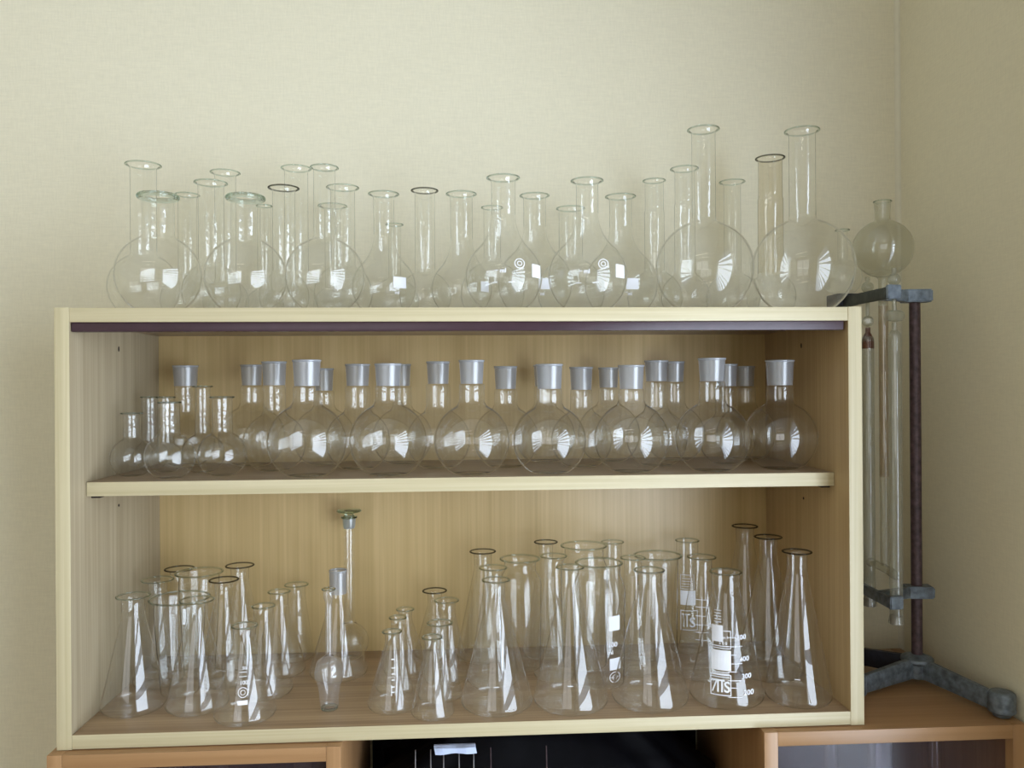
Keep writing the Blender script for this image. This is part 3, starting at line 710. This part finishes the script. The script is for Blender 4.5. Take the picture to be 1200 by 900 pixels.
# ------------------------------------------------------------------ the table of glassware: kind, x, y, body radius, height, neck radius, lip radius, joint height
GLASS = [
    ('A1', 't', 'round', 0.0512, 0.1431, 0.0474, 0.2113, 0.0171, 0.0225, None, 'tall round flask behind the leftmost front flask on the cabinet top'),
    ('A2', 't', 'wide', 0.1031, 0.0558, 0.0529, 0.1498, 0.0197, 0.0262, None, 'wide-necked round flask with thick rolled rim, far left on the cabinet top'),
    ('A3', 't', 'round', 0.0758, 0.2482, 0.0398, 0.1947, 0.0136, 0.0168, None, 'slim-necked round flask by the wall behind the leftmost wide-necked flask'),
    ('A4', 't', 'round', 0.1438, 0.1402, 0.0397, 0.1865, 0.0172, 0.0213, None, 'round flask with broad neck rising between the two wide-necked flasks'),
    ('A5', 't', 'round', 0.1420, 0.2144, 0.0334, 0.2201, 0.0151, 0.0202, None, 'round flask by the wall, tall lip just left of the second wide-necked flask'),
    ('A6', 't', 'wide', 0.2095, 0.0697, 0.0524, 0.1521, 0.0189, 0.0256, None, 'second wide-necked round flask with thick rolled rim on the cabinet top'),
    ('B1', 't', 'round', 0.1877, 0.2589, 0.0291, 0.1809, 0.0105, 0.0111, None, 'narrow-necked small round flask at the wall behind the second wide-necked flask'),
    ('B2', 't', 'round', 0.2407, 0.1522, 0.0347, 0.1830, 0.0156, 0.0204, None, 'round flask with dark-edged lip just right of the second wide-necked flask'),
    ('B3', 't', 'round', 0.2448, 0.2182, 0.0303, 0.2283, 0.0172, 0.0210, None, 'tall round flask at the wall directly left of the long-necked front flask'),
    ('B4', 't', 'round', 0.3142, 0.0540, 0.0510, 0.1862, 0.0138, 0.0171, None, 'long-necked round flask in front, third front flask from left on the cabinet top'),
    ('B5', 't', 'round', 0.2918, 0.2579, 0.0301, 0.1813, 0.0119, 0.0211, None, 'short flask at the wall hidden behind the long neck of the third front flask'),
    ('B6', 't', 'round', 0.3190, 0.1799, 0.0424, 0.1909, 0.0173, 0.0223, None, 'round flask with broad lip just behind and right of the third front flask'),
    ('C1', 't', 'pear', 0.3837, 0.1207, 0.0441, 0.1681, 0.0141, 0.0200, None, 'pear-shouldered flask with white label patch right of the third front flask'),
    ('C2', 't', 'round', 0.3871, 0.2511, 0.0369, 0.1515, 0.0092, 0.0125, None, 'short thin-necked flask at the wall behind the labelled pear-shouldered flask'),
    ('C3', 't', 'round', 0.4366, 0.1928, 0.0384, 0.1905, 0.0147, 0.0189, None, 'straight-necked round flask with dark lip between two pear-shouldered flasks'),
    ('C4', 't', 'pear', 0.4906, 0.1307, 0.0427, 0.1712, 0.0155, 0.0203, None, 'pear-shouldered flask without label patch, left of the front flask marked ml'),
    ('C5', 't', 'round', 0.5374, 0.2384, 0.0496, 0.1759, 0.0131, 0.0157, None, 'short round flask at the wall behind the first front flask marked ml'),
    ('C6', 't', 'pear', 0.5458, 0.0540, 0.0506, 0.1748, 0.0157, 0.0207, None, 'pear-shaped front flask marked ml with highest lip, middle of the cabinet top'),
    ('D1', 't', 'pear', 0.5951, 0.1484, 0.0537, 0.1737, 0.0159, 0.0201, None, 'pear-shouldered flask standing between and behind the two front flasks marked ml'),
    ('D2', 't', 'round', 0.6584, 0.2354, 0.0526, 0.1746, 0.0184, 0.0210, None, 'short broad-necked flask at the wall left of the second flask marked ml'),
    ('D3', 't', 'pear', 0.6575, 0.0608, 0.0526, 0.1735, 0.0147, 0.0204, None, 'pear-shaped front flask marked ml, the right one of the two marked ml'),
    ('D4', 't', 'pear', 0.7191, 0.1478, 0.0528, 0.1731, 0.0160, 0.0209, None, 'pear-shouldered flask with white label just right of the second flask marked ml'),
    ('E1', 't', 'joint', 0.7913, 0.2450, 0.0430, 0.2209, 0.0153, 0.0167, None, 'flask with thin ring on its straight neck, left of the big long-necked flask'),
    ('E2', 't', 'joint', 0.8188, 0.1701, 0.0356, 0.2198, 0.0151, 0.0195, None, 'tall flask with wide upper neck directly behind the left big long-necked flask'),
    ('E3', 't', 'round', 0.8169, 0.0680, 0.0653, 0.2455, 0.0157, 0.0201, None, 'big round flask with very long neck, left of the two biggest on top'),
    ('E4', 't', 'round', 0.9159, 0.2464, 0.0416, 0.2202, 0.0129, 0.0188, None, 'slim-necked flask at the wall between the two biggest flasks on top'),
    ('E5', 't', 'joint', 0.9497, 0.1751, 0.0361, 0.2382, 0.0184, 0.0203, None, 'tall flask with stepped brownish neck left of the biggest right-hand flask'),
    ('E6', 't', 'round', 0.9538, 0.0703, 0.0676, 0.2461, 0.0174, 0.0220, None, 'big round flask with very long neck at the right end of the cabinet top'),
    ('M1', 'm', 'round', 0.0471, 0.1096, 0.0275, 0.0846, 0.0109, 0.0132, None, 'smallest round flask at the far left of the middle shelf'),
    ('M2', 'm', 'round', 0.0433, 0.1842, 0.0226, 0.1053, 0.0110, 0.0122, None, 'small round flask behind the smallest one, by the left side panel'),
    ('M3', 'm', 'round', 0.0763, 0.1517, 0.0225, 0.1053, 0.0107, 0.0119, None, 'small round flask directly behind the left small front flask on middle shelf'),
    ('M4', 'm', 'round', 0.1081, 0.0776, 0.0318, 0.0995, 0.0123, 0.0134, None, 'small round flask in front, second from left on the middle shelf'),
    ('M5', 'm', 'socket', 0.0732, 0.2426, 0.0419, 0.1507, 0.0155, 0.0187, 0.1198, 'frosted-neck flask standing at the back left behind the small round flasks'),
    ('M6', 'm', 'round', 0.1287, 0.1464, 0.0289, 0.1201, 0.0099, 0.0125, None, 'small tall-necked round flask behind and between the small front flasks'),
    ('M7', 'm', 'round', 0.1690, 0.0994, 0.0318, 0.1056, 0.0131, 0.0149, None, 'small round flask in front just left of the frosted-neck row'),
    ('G1', 'm', 'socket', 0.1730, 0.2356, 0.0489, 0.1512, 0.0167, 0.0163, 0.1203, 'frosted-neck flask at the back, leftmost of the main row on middle shelf'),
    ('G2', 'm', 'socket', 0.2247, 0.1572, 0.0438, 0.1536, 0.0157, 0.0174, 0.1200, 'frosted-neck flask just left of and behind the first large front one'),
    ('G3', 'm', 'socket', 0.2848, 0.0813, 0.0518, 0.1534, 0.0181, 0.0187, 0.1187, 'large frosted-neck flask, leftmost of the seven in front on middle shelf'),
    ('G4', 'm', 'socket', 0.2803, 0.2377, 0.0468, 0.1452, 0.0155, 0.0149, 0.1115, 'frosted-neck flask at the back just right of the first front neck'),
    ('G5', 'm', 'socket', 0.3405, 0.1656, 0.0459, 0.1496, 0.0177, 0.0177, 0.1184, 'frosted-neck flask in the second row between the first two front flasks'),
    ('G6', 'm', 'socket', 0.3918, 0.0812, 0.0516, 0.1479, 0.0171, 0.0179, 0.1180, 'large frosted-neck flask, second from left of the seven in front'),
    ('G7', 'm', 'socket', 0.3981, 0.2389, 0.0456, 0.1511, 0.0143, 0.0137, 0.1179, 'frosted-neck flask at the back peeking out right of the second front neck'),
    ('G8', 'm', 'socket', 0.4555, 0.1660, 0.0459, 0.1527, 0.0176, 0.0169, 0.1207, 'frosted-neck flask in the second row between second and third front flasks'),
    ('G9', 'm', 'socket', 0.5030, 0.0805, 0.0507, 0.1519, 0.0171, 0.0171, 0.1203, 'large frosted-neck flask, third from left of the seven in front'),
    ('G10', 'm', 'socket', 0.5529, 0.1665, 0.0475, 0.1453, 0.0167, 0.0169, 0.1126, 'frosted-neck flask in the second row between third and fourth front flasks'),
    ('G12', 'm', 'socket', 0.6165, 0.2378, 0.0467, 0.1486, 0.0164, 0.0171, 0.1157, 'frosted-neck flask at the back almost hidden behind the fourth front neck'),
    ('G11', 'm', 'socket', 0.6073, 0.0795, 0.0493, 0.1460, 0.0172, 0.0184, 0.1127, 'large frosted-neck flask, fourth and middle one of the seven in front'),
    ('G13', 'm', 'socket', 0.6619, 0.1577, 0.0442, 0.1435, 0.0160, 0.0169, 0.1107, 'frosted-neck flask in the second row just right of the fourth front flask'),
    ('G14', 'm', 'socket', 0.7157, 0.2361, 0.0484, 0.1441, 0.0158, 0.0158, 0.1131, 'frosted-neck flask at the back just left of the fifth front neck'),
    ('G15', 'm', 'socket', 0.7190, 0.0805, 0.0506, 0.1440, 0.0173, 0.0177, 0.1119, 'large frosted-neck flask, fifth from left of the seven in front'),
    ('G16', 'm', 'socket', 0.7726, 0.1601, 0.0442, 0.1524, 0.0168, 0.0174, 0.1223, 'frosted-neck flask in the second row just right of the fifth front neck'),
    ('G17', 'm', 'socket', 0.8199, 0.2384, 0.0461, 0.1529, 0.0159, 0.0155, 0.1214, 'frosted-neck flask at the back left of the sixth front neck'),
    ('G18', 'm', 'socket', 0.8301, 0.0802, 0.0503, 0.1530, 0.0174, 0.0186, 0.1216, 'large frosted-neck flask, sixth from left with the highest frosted neck'),
    ('G19', 'm', 'socket', 0.8799, 0.1708, 0.0399, 0.1469, 0.0164, 0.0164, 0.1144, 'frosted-neck flask in the second row just right of the sixth front neck'),
    ('G20', 'm', 'socket', 0.9325, 0.2392, 0.0453, 0.1450, 0.0154, 0.0147, 0.1139, 'frosted-neck flask in the back right corner of the middle shelf'),
    ('G21', 'm', 'socket', 0.9305, 0.0950, 0.0500, 0.1502, 0.0180, 0.0195, 0.1153, 'large frosted-neck flask at the right end of the middle shelf'),
    ('K1', 'b', 'erl', 0.0595, 0.0791, 0.0398, 0.1475, 0.0139, 0.0201, None, 'conical flask in front by the left side panel, bottom shelf'),
    ('K2', 'b', 'erl', 0.0570, 0.1701, 0.0336, 0.1468, 0.0121, 0.0206, None, 'conical flask directly behind the leftmost conical flask on the bottom shelf'),
    ('K3', 'b', 'erl', 0.0619, 0.2446, 0.0399, 0.1454, 0.0129, 0.0206, None, 'conical flask in the back left corner of the bottom shelf'),
    ('K4', 'b', 'beaker', 0.1052, 0.1998, 0.0212, 0.1497, 0.0280, 0.0322, None, 'wide-rimmed beaker behind the larger wide-rimmed beaker at bottom left'),
    ('K5', 'b', 'beaker', 0.1011, 0.1302, 0.0247, 0.1307, 0.0330, 0.0385, None, 'larger wide-rimmed beaker among the left conical flasks'),
    ('K6', 'b', 'erl', 0.1413, 0.0780, 0.0400, 0.1407, 0.0129, 0.0207, None, 'conical flask in front, second from left on the bottom shelf'),
    ('K7', 'b', 'erl', 0.1507, 0.1651, 0.0348, 0.1461, 0.0121, 0.0194, None, 'conical flask just right of the larger wide-rimmed beaker'),
    ('K8', 'b', 'erl', 0.1516, 0.2433, 0.0412, 0.1490, 0.0129, 0.0200, None, 'conical flask at the back right of the two wide-rimmed beakers'),
    ('K9', 'b', 'erl', 0.2124, 0.0415, 0.0383, 0.1163, 0.0136, 0.0152, None, 'short conical flask with faint white print nearest the front at bottom left'),
    ('K10', 'b', 'erl', 0.2170, 0.1195, 0.0387, 0.1200, 0.0128, 0.0146, None, 'short conical flask directly behind the printed short one at left'),
    ('K11', 'b', 'erl', 0.2207, 0.1964, 0.0371, 0.1199, 0.0125, 0.0150, None, 'short conical flask, third of four going back at left'),
    ('K12', 'b', 'erl', 0.2327, 0.2590, 0.0255, 0.1144, 0.0131, 0.0171, None, 'short conical flask at the back panel, last of four going back'),
    ('K13', 'b', 'erlsock', 0.3083, 0.1828, 0.0421, 0.1520, 0.0124, 0.0128, 0.1179, 'conical flask with frosted ground neck in the middle left of the bottom shelf'),
    ('K14', 'b', 'volum', 0.3144, 0.2548, 0.0289, 0.2156, 0.0083, 0.0099, None, 'tall thin volumetric flask with flat glass stopper at the back panel'),
    ('K15', 'b', 'bulbtube', 0.3153, 0.0593, 0.0172, 0.1560, 0.0044, 0.0070, None, 'thin-stemmed glass bulb tube standing upright in front of the frosted conical flask'),
    ('K16', 'b', 'erl', 0.3967, 0.0594, 0.0323, 0.0988, 0.0089, 0.0117, None, 'small conical flask with short frosted neck and white dashes near the middle'),
    ('K17', 'b', 'erl', 0.3990, 0.1248, 0.0320, 0.0983, 0.0091, 0.0112, None, 'small conical flask directly behind the small one with white dashes'),
    ('K18', 'b', 'erl', 0.4043, 0.1903, 0.0326, 0.0915, 0.0096, 0.0119, None, 'small conical flask farthest back in the left file of small ones'),
    ('K19', 'b', 'erl', 0.4502, 0.0306, 0.0272, 0.0991, 0.0092, 0.0120, None, 'smallest conical flask in front, right file of small ones'),
    ('K20', 'b', 'erl', 0.4579, 0.0884, 0.0299, 0.1001, 0.0098, 0.0161, None, 'small conical flask with flared lip second in the right file'),
    ('K21', 'b', 'erl', 0.4658, 0.1522, 0.0314, 0.1133, 0.0122, 0.0164, None, 'small conical flask with broad neck third in the right file'),
    ('K22', 'b', 'erl', 0.4450, 0.2528, 0.0317, 0.1020, 0.0106, 0.0178, None, 'small conical flask with dark lip last in the right file'),
    ('K23', 'b', 'erl', 0.5196, 0.2437, 0.0408, 0.1633, 0.0132, 0.0191, None, 'conical flask with dark lip at the back, left of the wide-mouth jars'),
    ('K24', 'b', 'erl', 0.5318, 0.1366, 0.0353, 0.1620, 0.0126, 0.0187, None, 'conical flask in the second row behind the left large front one'),
    ('K25', 'b', 'erl', 0.5328, 0.0533, 0.0469, 0.1650, 0.0115, 0.0173, None, 'large conical flask in front, leftmost of the five large ones on the right'),
    ('K26', 'b', 'jar', 0.5738, 0.1935, 0.0318, 0.1620, 0.0231, 0.0285, None, 'narrowest wide-mouth jar, just right of and behind the left large conical flask'),
    ('K27', 'b', 'erl', 0.6179, 0.2482, 0.0363, 0.1752, 0.0106, 0.0172, None, 'conical flask with tiny dark lip by the back panel between jars'),
    ('K28', 'b', 'erl', 0.6193, 0.1519, 0.0286, 0.1737, 0.0123, 0.0184, None, 'conical flask behind the second of the five large front ones'),
    ('K29', 'b', 'jar', 0.6697, 0.1968, 0.0354, 0.1792, 0.0287, 0.0332, None, 'wide-mouth jar at the back with highest wide rim'),
    ('K30', 'b', 'jar', 0.6801, 0.1239, 0.0371, 0.1694, 0.0299, 0.0320, None, 'wide-mouth jar with white printing and rounded shoulder in the middle'),
    ('K31', 'b', 'erl', 0.6300, 0.0521, 0.0491, 0.1799, 0.0115, 0.0174, None, 'large conical flask in front, second of the five large ones'),
    ('K32', 'b', 'erl', 0.7237, 0.2557, 0.0288, 0.1720, 0.0141, 0.0168, None, 'conical flask at the back just right of the highest wide-mouth jar'),
    ('K33', 'b', 'erl', 0.7385, 0.1712, 0.0368, 0.1648, 0.0125, 0.0175, None, 'conical flask behind the third of the five large front ones'),
    ('K34', 'b', 'jar', 0.7882, 0.2250, 0.0305, 0.1564, 0.0307, 0.0354, None, 'unprinted wide-mouth jar just right of and behind the third large conical flask'),
    ('K35', 'b', 'erlwide', 0.8419, 0.2520, 0.0280, 0.1729, 0.0168, 0.0175, None, 'wide-necked conical flask with white label print by the back panel'),
    ('K36', 'b', 'erl', 0.8331, 0.1450, 0.0385, 0.1698, 0.0144, 0.0197, None, 'conical flask with white graduation ladder behind the boldly printed front flask'),
    ('K37', 'b', 'erl', 0.7356, 0.0535, 0.0505, 0.1738, 0.0158, 0.0192, None, 'large conical flask in front, third of the five large ones'),
    ('K38', 'b', 'erlwide', 0.8389, 0.0543, 0.0485, 0.1692, 0.0182, 0.0199, None, 'large conical flask with bold white printing and graduation numbers in front'),
    ('K39', 'b', 'erl', 0.9278, 0.2328, 0.0473, 0.1973, 0.0133, 0.0186, None, 'tall conical flask with dark lip in the back right corner'),
    ('K40', 'b', 'erl', 0.9291, 0.1389, 0.0454, 0.1981, 0.0123, 0.0185, None, 'tall conical flask with dark lip, middle of the three at right'),
    ('K41', 'b', 'erl', 0.9326, 0.0459, 0.0428, 0.1959, 0.0127, 0.0181, None, 'tall conical flask in front by the right side panel'),
]
GROUPS = {'t': 'round flasks on the cabinet top', 'm': 'round flasks on the middle shelf', 'b': 'conical flasks and jars on the bottom shelf'}

room(); cabinet(); base_units(); stand()
for gid, shelf, kind, X, Y, R, h, nr, lr, hj, label in GLASS:
    gname = GROUPS[shelf]
    if kind == 'socket': gname = 'frosted-neck flasks on the middle shelf'
    if kind == 'beaker': gname = 'beakers on the bottom shelf'
    if kind == 'jar': gname = 'wide-mouth jars on the bottom shelf'
    if kind in ('volum', 'bulbtube', 'erlsock'): gname = None
    build_glass(gid, kind, X, Y, R, h, nr, lr, hj, {'t': TOP, 'm': MID, 'b': LOW}[shelf], gname, label)
# small flask that rests on the far end of the clamp
KIND['tiny'] = KIND['round']
build_glass('F2', 'round', 1.086, .231, .029, .101, .0072, .0098, None, .5752, None, 'small round flask resting on the dark far end of the upper clamp')

# prints on the glass (millimetres: across from the middle as seen from the front, up from the base)
wrap('K38', q_frame(-20, 6, 20, 45, 1.1) + [q_line(-18, 38, -2, 38, 2.2), q_line(-17.5, 24, -12, 38, 1.8), q_line(-10.5, 24, -10.5, 38, 2.4), q_line(-5.5, 24, -5.5, 38, 2.4), q_text('S', .8, 24.5, 18, .35),
     q_line(-19, 42, 4, 42, 1.0), q_line(-19, 45.6, 4, 45.6, 1.0), q_line(-19, 47.6, 4, 47.6, 1.), q_rect(-18.5, 6, 50, 74), q_rect(-18, -4, 84, 104)] + q_frame(-17, 6, 76, 98, .8) +
     [q_text('5 0 0', -4, 81, 5, .1), q_text('m l', -1, 88, 5, .1), q_line(-16, 79, 4, 79, .9)] +
     [q_line(-15, z, -6, z, .7) for z in (108, 111.5, 115, 118.5, 122)] +
     [q_line(2 + .0, z, 13 if k % 2 else 20, z, .8) for k, z in enumerate((19, 30, 38.5, 49, 58.5, 69, 79, 90))] +
     [q_text('200', 27.5, 21, 8.5, .15), q_text('300', 25, 40.5, 8, .15), q_text('400', 22.5, 61, 8, .15), q_text('500', 19, 87, 8, .15)])
wrap('K35', q_frame(-11, 15, 38, 68, 1.1) + [q_line(-9, 62, 4, 62, 2), q_line(-6, 43, -6, 62, 2.2), q_line(-1, 43, -1, 62, 2.2), q_text('S', 7, 43, 21, .3), q_rect(-11, 12, 76, 98)] +
     q_frame(-11, 10, 100, 122, .7) + [q_line(-9, z, 8, z, .6) for z in (104, 108, 112, 116)])
wrap('K36', [q_line(-9, z, 9, z, .7) for z in (58, 68, 78, 90, 102, 112)] + [q_line(0, 50, 0, 116, .7)])
wrap('K30', [q_rect(13, 28, 82, 102), q_text('100', 18, 60, 9, .2), q_text('ml', 15, 50, 8, .15), q_rect(14, 29, 28, 44)] + [q_ring(21, 18, 7.5, 1), q_ring(21, 18, 3.5, .8), q_line(14, 18, 28, 18, .8)])
wrap('K9', [q_rect(-9, 3, 27, 32)] + [q_ring(-2.5, 41, 6, .8), q_ring(-2.5, 41, 3, .6), q_text('100', -1.5, 50, 6.5, .1), q_line(-7, 59, 2, 59, .7), q_line(-6, 64, 2, 64, .7), q_text('50', -.5, 67, 5, .1)])
wrap('K16', [q_line(-1, z, 3, z, 1.2) for z in (28, 34, 42, 49, 56, 66)] + [q_line(-1, 24, -1, 36, 1.)])
for g in ('K25', 'K31', 'K37', 'K41'):
    wrap(g, [q_line(-4, 38, 3, 38, .9)])
for g in ('C6', 'D3'):
    u = 0
    wrap(g, [q_text('ml', u - 1, 43, 8, .2), q_line(u - 11, 46, u - 7, 46, 1.), q_ring(20, 55, 6.5, .9), q_ring(20, 55, 3.2, .8), q_rect(36, 47, 39, 56), q_line(6, 31, 14, 32, .9), q_line(-14, 31, -8, 31, .9)])
for g, u in (('C1', 20), ('D1', 13), ('D4', 15)):
    wrap(g, [q_rect(u - 8, u + 9, 33, 48), q_text('ml', u - 3, 25, 6, .15), q_line(u - 9, 29, u - 6, 29, .8)])
wrap('C4', [q_rect(26, 37, 30, 44)])

# ------------------------------------------------------------------ camera and colour
cd = bpy.data.cameras.new('camera'); cam = bpy.data.objects.new('camera', cd); col.objects.link(cam); scene.camera = cam
yaw, pitch, roll = .0579, .0004, -.0067
f = Vector((math.sin(yaw) * math.cos(pitch), math.cos(yaw) * math.cos(pitch), math.sin(pitch))); r = Vector((math.cos(yaw), -math.sin(yaw), 0)); u = r.cross(f)
r2 = r * math.cos(roll) + u * math.sin(roll); u2 = -r * math.sin(roll) + u * math.cos(roll)
mw = Matrix(((r2.x, u2.x, -f.x, CAM.x), (r2.y, u2.y, -f.y, CAM.y), (r2.z, u2.z, -f.z, CAM.z), (0, 0, 0, 1)))
cam.matrix_world = mw
cd.sensor_width = 36; cd.lens = 950 / 1200 * 36; cd.clip_start = .02
scene.view_settings.view_transform = 'Standard'
scene.view_settings.look = 'None'
scene.view_settings.exposure = EXPO
cy = scene.cycles
cy.max_bounces = 24; cy.transparent_max_bounces = 96; cy.diffuse_bounces = 4; cy.glossy_bounces = 6; cy.transmission_bounces = 16
cy.use_denoising = True
scene.render.filter_size = 1.2
cy.sample_clamp_indirect = 6
